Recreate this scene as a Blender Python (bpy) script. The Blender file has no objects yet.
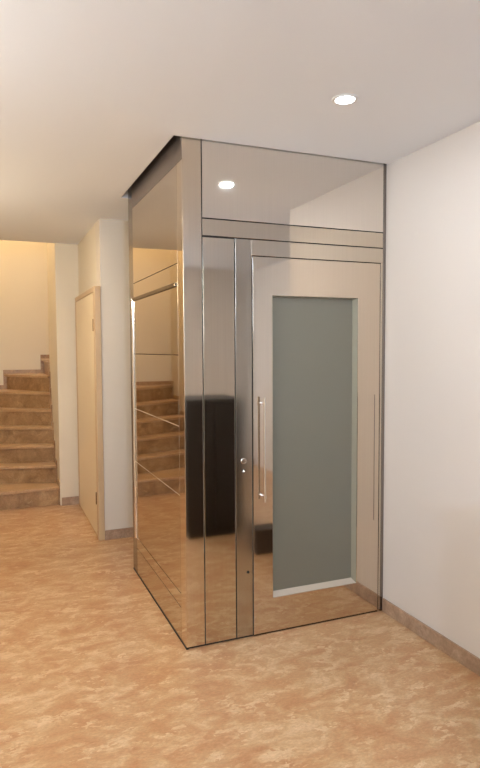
import bpy, bmesh, math
from mathutils import Vector, Matrix
C = bpy.context.scene.collection
H = 2.65

# ------------------------------------------------------------------ helpers
def box(bm, x0, x1, y0, y1, z0, z1, bev=0.0, seg=2):
    v = [bm.verts.new((x, y, z)) for z in (z0, z1) for y in (y0, y1) for x in (x0, x1)]
    fs = [(0, 2, 3, 1), (4, 5, 7, 6), (0, 1, 5, 4), (2, 6, 7, 3), (0, 4, 6, 2), (1, 3, 7, 5)]
    faces = [bm.faces.new([v[i] for i in f]) for f in fs]
    if bev > 0:
        ed = list({e for f in faces for e in f.edges})
        bmesh.ops.bevel(bm, geom=ed, offset=bev, segments=seg, affect='EDGES', profile=0.5)

def prism(bm, pts, z0, z1, axis='z', bev=0.0):
    """extrude a 2D polygon between z0 and z1 along an axis"""
    def p(a, b, c):
        return {'z': (a, b, c), 'y': (a, c, b), 'x': (c, a, b)}[axis]
    lo = [bm.verts.new(p(a, b, z0)) for a, b in pts]
    hi = [bm.verts.new(p(a, b, z1)) for a, b in pts]
    n = len(pts)
    fs = [bm.faces.new(lo[::-1]), bm.faces.new(hi)]
    for i in range(n):
        fs.append(bm.faces.new((lo[i], lo[(i + 1) % n], hi[(i + 1) % n], hi[i])))
    if bev:
        bmesh.ops.bevel(bm, geom=list({e for f in fs for e in f.edges}), offset=bev, segments=2, affect='EDGES', profile=0.5)
    bmesh.ops.recalc_face_normals(bm, faces=bm.faces)

def tube(bm, a, b, r, seg=20, r2=None):
    a, b = Vector(a), Vector(b); d = b - a
    m = Matrix.Translation((a + b) / 2) @ d.to_track_quat('Z', 'Y').to_matrix().to_4x4()
    bmesh.ops.create_cone(bm, cap_ends=True, segments=seg, radius1=r, radius2=r if r2 is None else r2, depth=d.length, matrix=m)

def lathe(bm, prof, c, axis='z', seg=40):
    """revolve (r, h) profile round an axis through c"""
    rings = []
    for r, h in prof:
        ring = []
        for i in range(seg):
            t = 2 * math.pi * i / seg
            if axis == 'z': q = (c[0] + r * math.cos(t), c[1] + r * math.sin(t), c[2] + h)
            else: q = (c[0] + r * math.cos(t), c[1] + h, c[2] + r * math.sin(t))
            ring.append(bm.verts.new(q))
        rings.append(ring)
    for A, B in zip(rings, rings[1:]):
        for i in range(seg):
            bm.faces.new((A[i], A[(i + 1) % seg], B[(i + 1) % seg], B[i]))
    for ring in (rings[0], rings[-1]):
        bm.faces.new(ring)
    bmesh.ops.recalc_face_normals(bm, faces=bm.faces)

def obj(name, bm, mat, parent=None, smooth=True):
    off = Vector((0, 0, 0)); q = parent
    while q is not None:
        off += q.location; q = q.parent
    for v in bm.verts: v.co -= off
    me = bpy.data.meshes.new(name); bm.to_mesh(me); bm.free()
    me.materials.append(mat)
    if smooth:
        for p in me.polygons: p.use_smooth = True
        me.set_sharp_from_angle(angle=math.radians(19))
    o = bpy.data.objects.new(name, me); C.objects.link(o)
    if parent: o.parent = parent
    return o

def B(*boxes, bev=0.0):
    bm = bmesh.new()
    for b in boxes: box(bm, *b, bev=bev)
    return bm

def struct(name, bm, mat):
    o = obj(name, bm, mat, smooth=False); o['kind'] = 'structure'; return o

def tag(o, label, cat, group=None):
    o['label'] = label; o['category'] = cat
    if group: o['group'] = group
    return o

def thing(name, loc, label, cat, group=None):
    o = bpy.data.objects.new(name, None); C.objects.link(o); o.location = loc
    o.empty_display_size = .1
    return tag(o, label, cat, group)

# ------------------------------------------------------------------ materials
def mat(name, color, rough=.5, metal=0., bump=0., bscale=200, spec=.5, rvar=0.):
    m = bpy.data.materials.new(name); m.use_nodes = True
    nt = m.node_tree; p = nt.nodes['Principled BSDF']
    p.inputs['Base Color'].default_value = (*color, 1)
    p.inputs['Roughness'].default_value = rough
    p.inputs['Metallic'].default_value = metal
    p.inputs['Specular IOR Level'].default_value = spec
    tc = nt.nodes.new('ShaderNodeTexCoord')
    if bump:
        n = nt.nodes.new('ShaderNodeTexNoise'); n.inputs['Scale'].default_value = bscale; n.inputs['Detail'].default_value = 4
        b = nt.nodes.new('ShaderNodeBump'); b.inputs['Strength'].default_value = bump; b.inputs['Distance'].default_value = .002
        nt.links.new(tc.outputs['Object'], n.inputs['Vector']); nt.links.new(n.outputs['Fac'], b.inputs['Height'])
        nt.links.new(b.outputs['Normal'], p.inputs['Normal'])
    if rvar:
        n = nt.nodes.new('ShaderNodeTexNoise'); n.inputs['Scale'].default_value = 3.
        mr = nt.nodes.new('ShaderNodeMapRange'); mr.inputs['To Min'].default_value = rough * (1 - rvar); mr.inputs['To Max'].default_value = rough * (1 + rvar)
        nt.links.new(tc.outputs['Object'], n.inputs['Vector']); nt.links.new(n.outputs['Fac'], mr.inputs['Value'])
        nt.links.new(mr.outputs['Result'], p.inputs['Roughness'])
    return m

def paint(name, color):
    m = mat(name, color, rough=.75, bump=.25, bscale=120, spec=.25)
    return m

def steel(name, color, rough, brush=0.0, aniso=0.0):
    """stainless steel with faint vertical brushing"""
    m = bpy.data.materials.new(name); m.use_nodes = True
    nt = m.node_tree; p = nt.nodes['Principled BSDF']
    p.inputs['Metallic'].default_value = 1
    p.inputs['Roughness'].default_value = rough
    tc = nt.nodes.new('ShaderNodeTexCoord'); mp = nt.nodes.new('ShaderNodeMapping')
    mp.inputs['Scale'].default_value = (260, 260, 1.6)
    n = nt.nodes.new('ShaderNodeTexNoise'); n.inputs['Scale'].default_value = 1; n.inputs['Detail'].default_value = 3
    nt.links.new(tc.outputs['Object'], mp.inputs['Vector']); nt.links.new(mp.outputs['Vector'], n.inputs['Vector'])
    cr = nt.nodes.new('ShaderNodeMix'); cr.data_type = 'RGBA'
    cr.inputs['A'].default_value = (*[c * .93 for c in color], 1); cr.inputs['B'].default_value = (*[min(1, c * 1.07) for c in color], 1)
    nt.links.new(n.outputs['Fac'], cr.inputs['Factor']); nt.links.new(cr.outputs['Result'], p.inputs['Base Color'])
    if brush:
        b = nt.nodes.new('ShaderNodeBump'); b.inputs['Strength'].default_value = brush; b.inputs['Distance'].default_value = .0006
        nt.links.new(n.outputs['Fac'], b.inputs['Height']); nt.links.new(b.outputs['Normal'], p.inputs['Normal'])
    return m

def marble(name, stops, scale=1.0, rough=.25, stretch=(1, 1, 1), rot=0., spec=.5, patch=.5):
    """brecciated marble: warped cloudy patches, pale islands and thin dark veins"""
    m = bpy.data.materials.new(name); m.use_nodes = True
    nt = m.node_tree; L = nt.links.new; p = nt.nodes['Principled BSDF']
    p.inputs['Specular IOR Level'].default_value = spec
    tc = nt.nodes.new('ShaderNodeTexCoord'); mp = nt.nodes.new('ShaderNodeMapping')
    mp.inputs['Scale'].default_value = stretch; mp.inputs['Rotation'].default_value = (0, 0, rot)
    L(tc.outputs['Object'], mp.inputs['Vector'])
    def noise(sc, det=6, rg=.6, dist=0.):
        n = nt.nodes.new('ShaderNodeTexNoise'); n.inputs['Scale'].default_value = sc * scale
        n.inputs['Detail'].default_value = det; n.inputs['Roughness'].default_value = rg; n.inputs['Distortion'].default_value = dist
        L(mp.outputs['Vector'], n.inputs['Vector']); return n
    def ramp(src, st):
        r = nt.nodes.new('ShaderNodeValToRGB'); e = r.color_ramp.elements
        while len(e) < len(st): e.new(.5)
        for i, (q, c) in enumerate(st): e[i].position = q; e[i].color = (*c, 1)
        L(src, r.inputs['Fac']); return r
    big = ramp(noise(2.2, 7, .62, .8).outputs['Fac'], stops)
    # pale broken islands
    w = noise(5, 4, .6); add = nt.nodes.new('ShaderNodeMixRGB'); add.blend_type = 'LINEAR_LIGHT'; add.inputs['Fac'].default_value = .12
    L(mp.outputs['Vector'], add.inputs['Color1']); L(w.outputs['Color'], add.inputs['Color2'])
    vo = nt.nodes.new('ShaderNodeTexVoronoi'); vo.feature = 'F1'; vo.inputs['Scale'].default_value = 7.5 * scale
    L(add.outputs['Color'], vo.inputs['Vector'])
    sep = nt.nodes.new('ShaderNodeSeparateColor'); L(vo.outputs['Color'], sep.inputs['Color'])  # one value per island
    isl = ramp(sep.outputs['Red'], [(0, (0, 0, 0)), (.52, (0, 0, 0)), (.62, (.6, .6, .6)), (1, (1, 1, 1))])
    msk = ramp(noise(3.1, 4, .55).outputs['Fac'], [(0, (0, 0, 0)), (.42, (0, 0, 0)), (.62, (1, 1, 1))])
    mul = nt.nodes.new('ShaderNodeMath'); mul.operation = 'MULTIPLY'; L(isl.outputs['Color'], mul.inputs[0]); L(msk.outputs['Color'], mul.inputs[1])
    mu2 = nt.nodes.new('ShaderNodeMath'); mu2.operation = 'MULTIPLY'; L(mul.outputs[0], mu2.inputs[0]); mu2.inputs[1].default_value = patch
    m1 = nt.nodes.new('ShaderNodeMixRGB'); L(mu2.outputs[0], m1.inputs['Fac']); L(big.outputs['Color'], m1.inputs['Color1'])
    m1.inputs['Color2'].default_value = (*stops[-1][1], 1)
    # veins
    vd = nt.nodes.new('ShaderNodeTexVoronoi'); vd.feature = 'DISTANCE_TO_EDGE'; vd.inputs['Scale'].default_value = 7.5 * scale
    L(add.outputs['Color'], vd.inputs['Vector'])
    vn = ramp(vd.outputs['Distance'], [(0, (1, 1, 1)), (.035, (0, 0, 0))])
    mv = nt.nodes.new('ShaderNodeMath'); mv.operation = 'MULTIPLY'; L(vn.outputs['Color'], mv.inputs[0]); mv.inputs[1].default_value = .28
    m2 = nt.nodes.new('ShaderNodeMixRGB'); L(mv.outputs[0], m2.inputs['Fac']); L(m1.outputs['Color'], m2.inputs['Color1'])
    m2.inputs['Color2'].default_value = (*stops[0][1], 1)
    # fine grain
    g = ramp(noise(26, 5, .7).outputs['Fac'], [(.3, (.80, .79, .77)), (.7, (1.12, 1.12, 1.13))])
    m3 = nt.nodes.new('ShaderNodeMixRGB'); m3.blend_type = 'MULTIPLY'; m3.inputs['Fac'].default_value = 1
    L(m2.outputs['Color'], m3.inputs['Color1']); L(g.outputs['Color'], m3.inputs['Color2'])
    L(m3.outputs['Color'], p.inputs['Base Color'])
    p.inputs['Roughness'].default_value = rough
    return m

WALL = paint('white wall paint', (.72, .66, .605))
BACKW = paint('beige wall paint', (.72, .64, .535))
WARM = paint('cream wall paint', (.77, .69, .55))
CEIL = paint('ceiling paint', (.84, .85, .875))
FLOOR = marble('rosy breccia floor', [(.25, (.42, .195, .09)), (.42, (.50, .265, .125)), (.55, (.54, .325, .165)), (.75, (.70, .50, .30))], scale=2.6, rough=.32, stretch=(.85, 1.5, 1), rot=.35, spec=.4, patch=.95)
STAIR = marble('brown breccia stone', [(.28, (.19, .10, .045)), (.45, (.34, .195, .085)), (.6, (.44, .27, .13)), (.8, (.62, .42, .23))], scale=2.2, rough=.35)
TREAD = marble('lighter tread stone', [(.28, (.38, .23, .11)), (.45, (.50, .31, .16)), (.6, (.52, .33, .18)), (.8, (.60, .42, .25))], scale=2.2, rough=.35)  # lighter tone than the riser stone
SKIRT = marble('skirting stone', [(.28, (.26, .16, .10)), (.45, (.37, .24, .16)), (.6, (.46, .31, .21)), (.8, (.56, .40, .29))], scale=2.5, rough=.35)
MIRROR = steel('tinted mirror steel', (.60, .535, .455), .035)
HEADER = steel('polished header steel', (.80, .75, .69), .035)
STEEL = steel('satin stainless steel', (.64, .57, .48), .05, brush=.01)
POSTM = steel('stainless corner steel', (.70, .62, .52), .06, brush=.01)
CALLM = steel('brushed stainless steel', (.50, .455, .395), .13, brush=.02)
DOORM = steel('door leaf steel', (.68, .59, .49), .05)
CHROME = steel('bright chrome', (.86, .82, .78), .08)
DSTEEL = steel('dark edge steel', (.30, .27, .25), .25)
DARKR = steel('dark bronze rail', (.16, .115, .07), .25)
PALE = mat('pale joint strip', (.62, .50, .36), .3, metal=.6)
DBAND = steel('dark gap reflection', (.24, .21, .20), .45)
BLACK = mat('flat black', (.02, .018, .016), .6)
VOID = mat('raw shaft concrete', (.12, .11, .11), .9, bump=.3, bscale=40)
BEAD_SHADED = mat('shaded grey green bead', (.29, .275, .21), .35)  # darker copy of the bead colour, for its shaded sides
BEAD_LIT = mat('lit pale bead', (.50, .42, .33), .35)  # paler copy of the bead colour, for the bottom that catches light
WOODL = mat('pale lacquered wood', (.60, .42, .24), .4, bump=.15, bscale=60)
LEAF = mat('cream lacquered door', (.80, .66, .45), .4, bump=.08, bscale=60)
BRASS = mat('dark brass hinge', (.20, .12, .06), .35, metal=.8)
DARKW = mat('near black stained wood', (.018, .013, .011), .45, bump=.2, bscale=80)
BROWNB = mat('dark brown box', (.07, .05, .038), .6)
CABIN = mat('cabin lining', (.25, .25, .24), .6)
WHITEP = mat('white enamel ring', (.8, .79, .77), .35)

GLASS = bpy.data.materials.new('frosted green glass'); GLASS.use_nodes = True
p = GLASS.node_tree.nodes['Principled BSDF']
p.inputs['Base Color'].default_value = (.215, .20, .15, 1); p.inputs['Roughness'].default_value = .5
p.inputs['Transmission Weight'].default_value = .25; p.inputs['IOR'].default_value = 1.5
p.inputs['Coat Weight'].default_value = .5; p.inputs['Coat Roughness'].default_value = .12
nt = GLASS.node_tree; tc = nt.nodes.new('ShaderNodeTexCoord'); n = nt.nodes.new('ShaderNodeTexNoise'); n.inputs['Scale'].default_value = 400
b = nt.nodes.new('ShaderNodeBump'); b.inputs['Strength'].default_value = .2; b.inputs['Distance'].default_value = .0005
nt.links.new(tc.outputs['Object'], n.inputs['Vector']); nt.links.new(n.outputs['Fac'], b.inputs['Height']); nt.links.new(b.outputs['Normal'], p.inputs['Normal'])

def emit(name, color, s):
    m = bpy.data.materials.new(name); m.use_nodes = True
    p = m.node_tree.nodes['Principled BSDF']; p.inputs['Base Color'].default_value = (.9, .9, .9, 1)
    p.inputs['Emission Color'].default_value = (*color, 1); p.inputs['Emission Strength'].default_value = s
    n = m.node_tree.nodes.new('ShaderNodeTexNoise'); n.inputs['Scale'].default_value = 90
    mr = m.node_tree.nodes.new('ShaderNodeMapRange'); mr.inputs['To Min'].default_value = .3; mr.inputs['To Max'].default_value = .5
    m.node_tree.links.new(n.outputs['Fac'], mr.inputs['Value']); m.node_tree.links.new(mr.outputs['Result'], p.inputs['Roughness'])
    return m

# ------------------------------------------------------------------ room shell
XL, XR, YB = -2.0, 2.4, -4.6        # left wall, far right wall, wall behind the camera
W, D = 1.24, 1.295                    # lift footprint
YS = 3.36                            # start of the stairwell
struct('floor', B((XL - .15, XR + .15, YB - .15, 5.2, -.2, 0)), FLOOR)
g = .045                             # gap of the ceiling cut-out at the lift's side
struct('ceiling', B((XL - .15, XR + .15, YB - .15, -.012, H, H + .3),
                    (XL - .15, -g, -.012, YS, H, H + .3),
                    (W + .004, XR + .15, -.012, YS, H, H + .3),
                    (-g, W + .004, D + .03, YS, H, H + .3)), CEIL)
struct('trim_1', B((-.25, 1.4, -.15, 1.5, H + .62, H + .66), (-.25, -g - .12, -.15, 1.5, H + .3, H + .62),
                   (W + .06, 1.4, -.15, 1.5, H + .3, H + .62), (-g - .12, W + .06, -.15, -.09, H + .3, H + .62),
                   (-g - .12, W + .06, 1.4, 1.5, H + .3, H + .62)), VOID)      # dark head of the lift shaft
struct('wall_right', B((W, XR + .15, -1.24, 2.2, 0, H)), WALL)
struct('wall_far_right', B((XR, XR + .15, YB, -1.24, 0, H)), WALL)
struct('wall_left', B((XL - .15, XL, YB, YS, 0, H)), WARM)
struct('wall_behind', B((XL - .15, XR + .15, YB - .15, YB, 0, H)), WALL)
# wall behind the lift, its left end lined by the door casing
struct('wall_back', B((-.076, W, 2.05, 2.25, 0, H)), BACKW)
struct('wall_door', B((-.076, .1, 2.25, 3.28, 2.10, H), (-.076, .1, 3.28, YS, 0, H), (.02, .1, 2.25, 3.28, 0, 2.10)), WARM)
# wall block between the hall and the stairwell
struct('wall_stair_right', B((-.30, 1.6, YS, 4.25, 0, 5.6)), WARM)
struct('wall_stair_left', B((-1.55, -1.35, YS, 5.2, 0, 5.6)), WARM)
struct('wall_stair_back', B((-1.35, 1.6, 5.0, 5.2, 0, 5.6)), WARM)
struct('wall_stair_end', B((1.6, 1.75, YS, 5.2, 0, 5.6)), WARM)
struct('wall_hall_end', B((XL - .15, -1.55, YS, YS + .15, 0, H + .3)), WARM)
struct('wall_stair_upper', B((-1.35, -.30, YS - .12, YS, H + .3, 5.6)), WARM)
struct('ceiling_stair', B((-1.55, 1.75, YS - .12, 5.2, 5.6, 5.7)), CEIL)

def base(name, *bx):
    bm = bmesh.new()
    for q in bx: box(bm, *q, bev=.003)
    return struct(name, bm, SKIRT)
t = .013; hb = .082
base('baseboard_right', (W - t, W, -1.24, -.006, 0, hb))
base('baseboard_back', (-.075, W, 2.05 - t, 2.05, 0, hb))
base('baseboard_alcove', (-.287, -.077, YS - t, YS, 0, hb))
base('baseboard_left', (XL, XL + t, YB, YS, 0, hb))
base('baseboard_hall_end', (XL + t, -1.36, YS - t, YS, 0, hb))
base('baseboard_behind', (XL + t, XR, YB, YB + t, 0, hb))

# ------------------------------------------------------------------ door in the side wall
fr = B((-.127, -.076, 2.043, 2.12, 0, 2.105), bev=.003)
box(fr, -.127, .02, 2.12, 3.27, 2.065, 2.105, bev=.003)
box(fr, -.127, .02, 3.24, 3.28, 0, 2.065, bev=.003)
box(fr, -.076, .02, 2.12, 2.16, 0, 2.065, bev=.003)
dr = obj('door_1', fr, WOODL); dr['kind'] = 'structure'
lf = obj('door_leaf', B((-.121, -.079, 2.124, 3.238, .012, 2.062), bev=.003), LEAF, dr); lf['label'] = 'cream door leaf'
for z in (1.79, .34):
    bm = bmesh.new(); tube(bm, (-.127, 2.123, z - .05), (-.127, 2.123, z + .05), .008, 16)
    box(bm, -.123, -.1205, 2.124, 2.15, z - .045, z + .045)
    hn = obj('hinge', bm, BRASS, dr)

# ------------------------------------------------------------------ staircase
st = thing('staircase', (-.8, 3.4, 0), 'brown marble winder staircase turning right behind the wall beyond the door', 'staircase')
hR = .185
A = [None, (-.30, 3.42), (-.30, 3.64), (-.30, 3.82), (-.30, 3.96), (-.30, 4.06), (-.30, 4.14), (-.30, 4.20), (-.30, 4.25)]
Bp = [None, (-1.35, 3.40), (-1.35, 3.94), (-1.35, 4.13), (-1.35, 4.36), (-1.35, 4.64), (-1.35, 4.94), (-.755, 5.0), (-.31, 5.0)]
eps = .0015
def sh(P, Q, d):
    """shift the line P-Q by d towards the foot of the stairs"""
    a, b = Vector(P), Vector(Q); n = (b - a).normalized(); n = Vector((n.y, -n.x))
    if n.y > 0 or (abs(n.y) < .3 and n.x > 0): n = -n
    return a + n * d, b + n * d
def clampp(v): return (max(-1.35 + eps, min(v[0], -.30 - eps)), min(v[1], 5.0 - eps))
for k in range(1, 8):
    zt = hR * k
    a0, b0 = sh(A[k], Bp[k], .028)
    poly = [clampp(a0), clampp(b0)]
    if k == 1: poly = [(-.30 - eps, 3.395), (-1.35 + eps, 3.375)]
    if k == 6: poly.append((-1.35 + eps, 5.0 - eps))
    poly += [clampp(Bp[k + 1]), clampp(A[k + 1])]
    bm = bmesh.new(); prism(bm, poly[::-1], zt - .03, zt, bev=.004)
    obj('tread', bm, TREAD, st)
    # riser under the nosing
    a1, b1 = Vector(A[k]), Vector(Bp[k])
    a2, b2 = sh(A[k], Bp[k], -.02)
    bm = bmesh.new(); prism(bm, [clampp(a1), clampp(b1), clampp(b2), clampp(a2)], hR * (k - 1), zt - .03)
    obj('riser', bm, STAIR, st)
# the flight goes on to the right behind the wall
for k in range(8, 12):
    x0 = -.31 + .26 * (k - 8); zt = hR * k
    obj('tread', B((x0 - .028, x0 + .26, 4.25 + eps, 5.0 - eps, zt - .03, zt), bev=.004), TREAD, st)
    obj('riser', B((x0, x0 + .02, 4.25 + eps, 5.0 - eps, zt - hR, zt - .03)), STAIR, st)
# stepped skirtings
s = .05
bm = bmesh.new()
def pol(pts, c0, c1, ax): prism(bm, pts, c0, c1, axis=ax)
def stepped_back():
    xs = [(-1.35 + eps, -.755 - .03, 6), (-.755 - .03, -.31 - .035, 7), (-.31 - .035, -.05 - .035, 8), (-.05 - .035, .21 - .035, 9), (.21 - .035, .47 - .035, 10), (.47 - .035, .75, 11)]
    for x0, x1, k in xs:
        box(bm, x0, x1, 4.988, 5.0 - eps, hR * (k - 1) , hR * k + s)
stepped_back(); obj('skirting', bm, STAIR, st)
bm = bmesh.new()
ys = [3.40, 3.94, 4.13, 4.36, 4.64, 4.94, 5.016]
for k in range(1, 7):
    box(bm, -1.35 + eps, -1.338, ys[k - 1] - .03, ys[k] - .03, hR * (k - 1), hR * k + s)
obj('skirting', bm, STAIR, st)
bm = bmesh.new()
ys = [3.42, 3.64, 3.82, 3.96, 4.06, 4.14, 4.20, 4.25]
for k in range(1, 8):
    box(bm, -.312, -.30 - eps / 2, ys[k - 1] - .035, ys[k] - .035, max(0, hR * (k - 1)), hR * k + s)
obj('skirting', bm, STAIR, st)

# ------------------------------------------------------------------ the lift
el = thing('elevator', (0, 0, 0), 'freestanding mirror-steel lift with frosted glass door in the hall corner', 'elevator')
TOP = H + .3
G = .0025                            # half of a joint
# black sub-frame seen through the joints and the base shadow gap
sf = bmesh.new()
box(sf, .012, .03, .012, D - .012, 0, TOP - .01)           # behind the left panels
box(sf, .03, .385, .012, .03, 0, TOP - .01)                # behind the front panels
box(sf, .385, W - .004, .012, .03, 2.087, TOP - .01)
box(sf, W - .03, W - .004, .03, D - .012, 0, TOP - .01)
box(sf, .03, W - .03, D - .03, D - .012, 0, TOP - .01)
obj('sub_frame', sf, BLACK, el)
Z0 = .012
bm = bmesh.new()
prism(bm, [(0, 0), (.103 - G, 0), (.103 - G, .011), (.011, .011), (.011, .10), (0, .10)], Z0, TOP, bev=.0022)
obj('corner_post', bm, POSTM, el)
obj('base_shadow_strip', B((-.002, .011, .004, D - .004, 0, .0115)), BLACK, el)  # black strip painting in the shadow line along the left base
# left side: stacked mirror panels
zs = [Z0, .19, .268, .805, 1.177, 1.556, 1.926, 2.037, TOP]
for a, b in zip(zs, zs[1:]):
    obj('side_panel', B((0, .011, .10 + G, 1.165, a + G * .7, b - G * .7), bev=.0012), MIRROR, el)
bm = bmesh.new(); box(bm, 0, .011, 1.168, D, Z0, TOP, bev=.002)
obj('rear_post', bm, DSTEEL, el)
bm = bmesh.new(); tube(bm, (-.001, 1.181, .262), (-.001, 1.181, 1.93), .012, 28)
obj('chrome_rail', bm, CHROME, el)
obj('head_rail', B((-.012, .004, .125, 1.178, 1.918, 1.938), bev=.002), DARKR, el)['label'] = 'dark horizontal rail'
for z in (.805, 1.177):
    bm = bmesh.new(); tube(bm, (.0005, .104, z), (.0005, 1.165, z), .0022, 12); obj('joint_strip', bm, PALE, el)
obj('gap_reflection_band', B((-.0015, .0005, .004, 1.166, 2.545, TOP)), DBAND, el)['label'] = 'dark band painted as the mirrored ceiling gap'  # dark reflection of the ceiling gap put into this band's colour
bm = bmesh.new(); bmesh.ops.create_uvsphere(bm, u_segments=24, v_segments=14, radius=.0145, matrix=Matrix.Translation((-.001, 1.181, 1.93)))
obj('rail_elbow', bm, CHROME, el)
# front
obj('header_panel', B((.103 + G, 1.216, 0, .011, 2.258 + G, TOP), bev=.0015), HEADER, el)
obj('transom_panel', B((.103 + G, 1.216, 0, .011, 2.168 + G, 2.258 - G), bev=.002), STEEL, el)
obj('front_panel', B((.103 + G, .283 - G, .001, .011, Z0, 2.168 - G - .003), bev=.002), STEEL, el)
cp = obj('call_panel', B((.283 + G, .3795, 0, .011, Z0, 2.168 - G), bev=.002), CALLM, el)
obj('door_frame', B((.3795, 1.216, 0, .011, 2.083, 2.168 - G), (1.2015, 1.216, 0, .011, Z0, 2.083), bev=.0015), STEEL, el)
obj('wall_post', B((1.2185, W - .001, .003, .03, 0, TOP), bev=.0015), DSTEEL, el)
# jambs behind the leaf
obj('door_jamb', B((.36, .3835, .03, .075, 0, 2.10), (1.2, 1.218, .03, .075, 0, 2.10), (.3835, 1.2, .046, .075, 2.065, 2.10)), DSTEEL, el)
obj('threshold', B((.386, 1.2, .003, .075, 0, .0045)), DSTEEL, el)
# call button, arrow button, key switch
bm = bmesh.new(); lathe(bm, [(.0155, 0), (.0155, -.004), (.013, -.0055), (.0125, -.004), (.0001, -.004)], (.328, 0, .983), 'y')
obj('call_button', bm, CHROME, cp)
bm = bmesh.new(); lathe(bm, [(.0125, 0), (.0125, -.002), (.0001, -.002)], (.328, 0, .929), 'y')
bt = obj('arrow_button', bm, DSTEEL, cp)
arrow = emit('lit arrow', (1, .9, .8), .8)
bm = bmesh.new(); prism(bm, [(.321, .924), (.335, .924), (.328, .936)], -.003, -.002, axis='y')
a_ = obj('arrow_button', bm, arrow, cp); a_.name = 'arrow_symbol'
bm = bmesh.new(); lathe(bm, [(.0075, 0), (.0075, -.002), (.0001, -.002)], (.352, 0, .369), 'y')
obj('key_switch', bm, BLACK, cp)
# door leaf with glazed opening
x0, x1, z0, z1 = .386, 1.1985, .010, 2.0785
ox0, ox1, oz0, oz1 = .503, 1.047, .202, 1.874
bm = bmesh.new()
def ring(bm, a, b, y0, y1, bev=0):
    """rectangular frame a=(x0,x1,z0,z1) outer, b inner; front at y0(outer) / y1(inner)"""
    def q(r, y): return [bm.verts.new((x, y, z)) for x, z in ((r[0], r[2]), (r[1], r[2]), (r[1], r[3]), (r[0], r[3]))]
    o_, i_ = q(a, y0), q(b, y1)
    for i in range(4): bm.faces.new((o_[i], o_[(i + 1) % 4], i_[(i + 1) % 4], i_[i]))
    return o_, i_
o0, i0 = ring(bm, (x0, x1, z0, z1), (ox0, ox1, oz0, oz1), 0, 0)
o1, i1 = ring(bm, (x0, x1, z0, z1), (ox0, ox1, oz0, oz1), .045, .045)
for i in range(4):
    j = (i + 1) % 4
    bm.faces.new((o0[i], o0[j], o1[j], o1[i])); bm.faces.new((i0[i], i1[i], i1[j], i0[j]))
bmesh.ops.recalc_face_normals(bm, faces=bm.faces)
sharp = [e for e in bm.edges if abs(e.verts[0].co.y) < 1e-6 and abs(e.verts[1].co.y) < 1e-6 and (e.verts[0].co.x in () or len([f for f in e.link_faces if abs(f.normal.y) < .5]))]
bmesh.ops.bevel(bm, geom=sharp, offset=.002, segments=2, affect='EDGES', profile=.5)
door = obj('door', bm, DOORM, el)
# bead around the pane in its painted shaded tone, sloping in to the glass
bm = bmesh.new()
gx0, gx1, gz0, gz1 = .508, 1.030, .225, 1.868
ring(bm, (ox0 + .001, ox1 - .001, oz0 + .001, oz1 - .001), (gx0, gx1, gz0, gz1), .002, .032)
a, b_ = ring(bm, (ox0 + .001, ox1 - .001, oz0 + .001, oz1 - .001), (gx0, gx1, gz0, gz1), .044, .044)
bmesh.ops.remove_doubles(bm, verts=bm.verts, dist=1e-5)
bmesh.ops.recalc_face_normals(bm, faces=bm.faces)
obj('glazing_bead', bm, BEAD_SHADED, door)
bm = bmesh.new()
vs_ = [bm.verts.new(q) for q in ((ox0 + .002, .0012, oz0 + .0015), (ox1 - .002, .0012, oz0 + .0015), (gx1, .0312, gz0 + .0008), (gx0, .0312, gz0 + .0008),
                                 (ox0 + .002, .0012, oz0 + .0002), (ox1 - .002, .0012, oz0 + .0002), (gx1, .0318, gz0 - .002), (gx0, .0318, gz0 - .002))]
for q in ((0, 1, 2, 3), (7, 6, 5, 4), (0, 4, 5, 1), (1, 5, 6, 2), (2, 6, 7, 3), (3, 7, 4, 0)): bm.faces.new([vs_[i] for i in q])
bmesh.ops.recalc_face_normals(bm, faces=bm.faces)
obj('bead_lit_face', bm, BEAD_LIT, door)  # bottom of the bead laid over again in the lit tone
obj('glass_pane', B((gx0 - .002, gx1 + .002, .032, .042, gz0 - .002, gz1 + .002)), GLASS, door)['label'] = 'frosted green glass pane'
bm = bmesh.new()
hx, hy = .437, -.038
tube(bm, (hx, hy, .755), (hx, hy, 1.325), .0062, 24)
for z in (.785, 1.290):
    tube(bm, (hx, hy, z), (hx, .001, z), .005, 16)
    tube(bm, (hx, -.001, z), (hx, -.004, z), .011, 24)
    tube(bm, (hx, hy, z - .009), (hx, hy, z + .009), .0085, 24)
obj('handle', bm, CHROME, door)
obj('door_strip', B((1.1645, 1.1675, -.0015, .001, .565, 1.315)), DSTEEL, door)  # thin dark upright strip towards the leaf's right edge
# cabin behind the door
cb = bmesh.new()
box(cb, .08, 1.2, .16, D - .08, .01, .05); box(cb, .08, 1.2, .16, D - .08, 2.2, 2.24)
box(cb, .08, .10, .16, D - .08, .05, 2.2); box(cb, 1.18, 1.2, .16, D - .08, .05, 2.2); box(cb, .10, 1.18, D - .10, D - .08, .05, 2.2)
obj('cabin', cb, CABIN, el)

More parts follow.
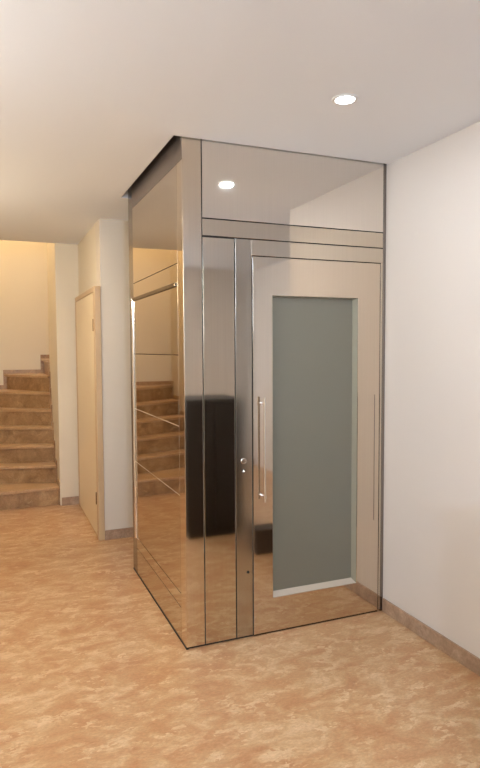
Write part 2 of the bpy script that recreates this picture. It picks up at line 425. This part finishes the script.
# ------------------------------------------------------------------ dark cabinet behind the camera, seen mirrored in the steel
cab = thing('cabinet', (.80, -1.98, 0), 'near-black low cabinet standing behind the right wall corner, mirrored in the steel', 'cabinet')
X0, X1, Y0, Y1, ZT = .555, 1.06, -2.22, -1.76, 1.17
obj('plinth', B((X0 + .02, X1 - .02, Y0 + .02, Y1 - .02, 0, .06)), DARKW, cab)
obj('body', B((X0, X1, Y0, Y1 - .02, .06, ZT - .03), bev=.002), DARKW, cab)
obj('worktop', B((X0 - .005, X1 + .005, Y0 - .01, Y1 + .004, ZT - .03, ZT), bev=.004), DARKW, cab)
for a, b_ in ((X0 + .003, (X0 + X1) / 2 - .002), ((X0 + X1) / 2 + .002, X1 - .003)):
    d_ = obj('door_panel', B((a, b_, Y1 - .02, Y1, .065, ZT - .035), bev=.002), DARKW, cab)
    bm = bmesh.new(); xk = b_ - .03 if a < .7 else a + .03
    lathe(bm, [(.006, 0), (.006, .015), (.011, .02), (.010, .026), (.0001, .028)], (xk, Y1, .66), 'y', 20)
    obj('knob', bm, DARKW, d_)

bx = thing('storage_box', (1.03, -1.27, 0), 'small dark lidded floor box by the right wall, mirrored low in the lift door', 'box')
obj('body', B((.935, 1.125, -1.335, -1.205, 0, .16), bev=.003), BROWNB, bx)
obj('lid', B((.93, 1.13, -1.34, -1.20, .161, .195), bev=.005), BROWNB, bx)
# ------------------------------------------------------------------ downlights
def downlight(x, y, z, power, color, label, r=.041, grp=None):
    t = thing('ceiling_light', (x, y, z), label, 'light', grp or 'recessed ceiling downlights')
    bm = bmesh.new(); lathe(bm, [(r + .014, 0), (r + .013, -.004), (r + .003, -.006), (r, -.004), (r, -.0005), (r + .01, 0)], (x, y, z))
    obj('trim_ring', bm, WHITEP, t)
    bm = bmesh.new(); lathe(bm, [(.0005, -.001), (r, -.001), (r, -.0035), (.0005, -.0045)], (x, y, z))
    obj('lens', bm, emit('glowing lens', color, 14), t)
    l = bpy.data.lights.new('downlight_beam', 'AREA'); l.shape = 'DISK'; l.size = 2 * r; l.energy = power; l.color = color
    lo = bpy.data.objects.new('downlight_beam', l); C.objects.link(lo); lo.location = (0, 0, -.012); lo.parent = t
    return t
COOL = (.90, .98, 1.06); WRM = (1, .84, .66)
downlight(.513, -.704, H, 3.2, COOL, 'round white recessed ceiling downlight in front of the lift')
downlight(-.99, -.72, H, 6, (1, .95, .88), 'recessed downlight just left of the frame, level with the lift downlight')
downlight(-.99, 1.3, H, 10, WRM, 'recessed downlight over the floor before the stairs and side door')
downlight(.45, -2.7, H, 6, COOL, 'recessed downlight behind the camera, to its right')
downlight(-1.0, -2.7, H, 8, COOL, 'recessed downlight above the camera side of the hall')
# made-up wall uplighters outside the frame, added as fill light
def uplighter(x, y, z, dx, dy, power, color, label):
    t = thing('fill_uplighter', (x, y, z), label, 'lamp', 'added fill uplighters')
    c = (x + .16 * dx, y + .16 * dy, z)
    bm = bmesh.new(); lathe(bm, [(.02, -.09), (.07, -.07), (.12, -.02), (.15, .05), (.142, .05), (.112, -.012), (.066, -.06), (.02, -.08)], c)
    obj('fill_bowl', bm, WHITEP, t)
    bm = bmesh.new(); tube(bm, (x, y, z - .07), (c[0], c[1], z - .07), .02, 20); obj('fill_bracket', bm, WHITEP, t)
    bm = bmesh.new(); bmesh.ops.create_uvsphere(bm, u_segments=24, v_segments=16, radius=.045, matrix=Matrix.Translation((c[0], c[1], z + .02)))
    obj('bulb', bm, emit('fill bulb', color, 5), t)  # bulb of the added fill uplighter
    l = bpy.data.lights.new('fill_light', 'POINT'); l.energy = power; l.color = color; l.shadow_soft_size = .06
    lo = bpy.data.objects.new('fill_light', l); C.objects.link(lo); lo.parent = t; lo.location = (.16 * dx, .16 * dy, .13)
uplighter(-.9, YB, 1.95, 0, 1, 112, (.77, .99, 1.31), 'added fill light, an unseen white half-bowl uplighter on the wall behind the camera')
uplighter(XL, -.9, 1.95, 1, 0, 20, (.95, .97, .98), 'added fill light, an unseen white half-bowl uplighter on the left wall, nearer the camera of the two')
uplighter(XL, 1.3, 1.95, 1, 0, 21, (1, .88, .68), 'added fill light, an unseen white half-bowl uplighter on the left wall, nearer the stairs of the two')
# stairwell ceiling lamp, high above the opening
sl = thing('stair_lamp', (-.75, 4.3, 5.6), 'warm globe lamp on the high stairwell ceiling', 'lamp')
bm = bmesh.new(); lathe(bm, [(.07, 0), (.07, -.03), (.03, -.04), (.012, -.05), (.012, -.5), (.03, -.51), (.001, -.515)], (-.75, 4.3, 5.6)); obj('lamp_mount', bm, WHITEP, sl)
bm = bmesh.new(); bmesh.ops.create_uvsphere(bm, u_segments=32, v_segments=20, radius=.13, matrix=Matrix.Translation((-.75, 4.3, 4.97)))
obj('globe', bm, emit('warm globe', (1, .70, .40), 4), sl)
l = bpy.data.lights.new('stair_lamp_light', 'POINT'); l.energy = 75; l.color = (1, .82, .58); l.shadow_soft_size = .14
lo = bpy.data.objects.new('stair_lamp_light', l); C.objects.link(lo); lo.parent = sl; lo.location = (0, 0, -.83)

w = bpy.data.worlds.new('world'); bpy.context.scene.world = w; w.use_nodes = True
w.node_tree.nodes['Background'].inputs[0].default_value = (.5, .4, .3, 1); w.node_tree.nodes['Background'].inputs[1].default_value = .05

# ------------------------------------------------------------------ camera (solved from the photograph)
yaw, pit, rol, f = .3893, .0572, -.0051, 605.28
F = Vector((math.sin(yaw) * math.cos(pit), math.cos(yaw) * math.cos(pit), -math.sin(pit)))
R = Vector((math.cos(yaw), -math.sin(yaw), 0)); U = R.cross(F)
c, s_ = math.cos(rol), math.sin(rol)
R, U = c * R + s_ * U, -s_ * R + c * U
cd = bpy.data.cameras.new('camera'); cam = bpy.data.objects.new('camera', cd); C.objects.link(cam)
M = Matrix((R, U, -F)).transposed().to_4x4(); M.translation = Vector((-.9149, -2.9856, 1.5842)); cam.matrix_world = M
cd.sensor_fit = 'HORIZONTAL'; cd.sensor_width = 36; cd.lens = f / 480 * 36; cd.clip_start = .02
bpy.context.scene.camera = cam
vs = bpy.context.scene.view_settings
vs.view_transform = 'Standard'; vs.look = 'None'; vs.gamma = 1; vs.use_curve_mapping = False; vs.exposure = .45
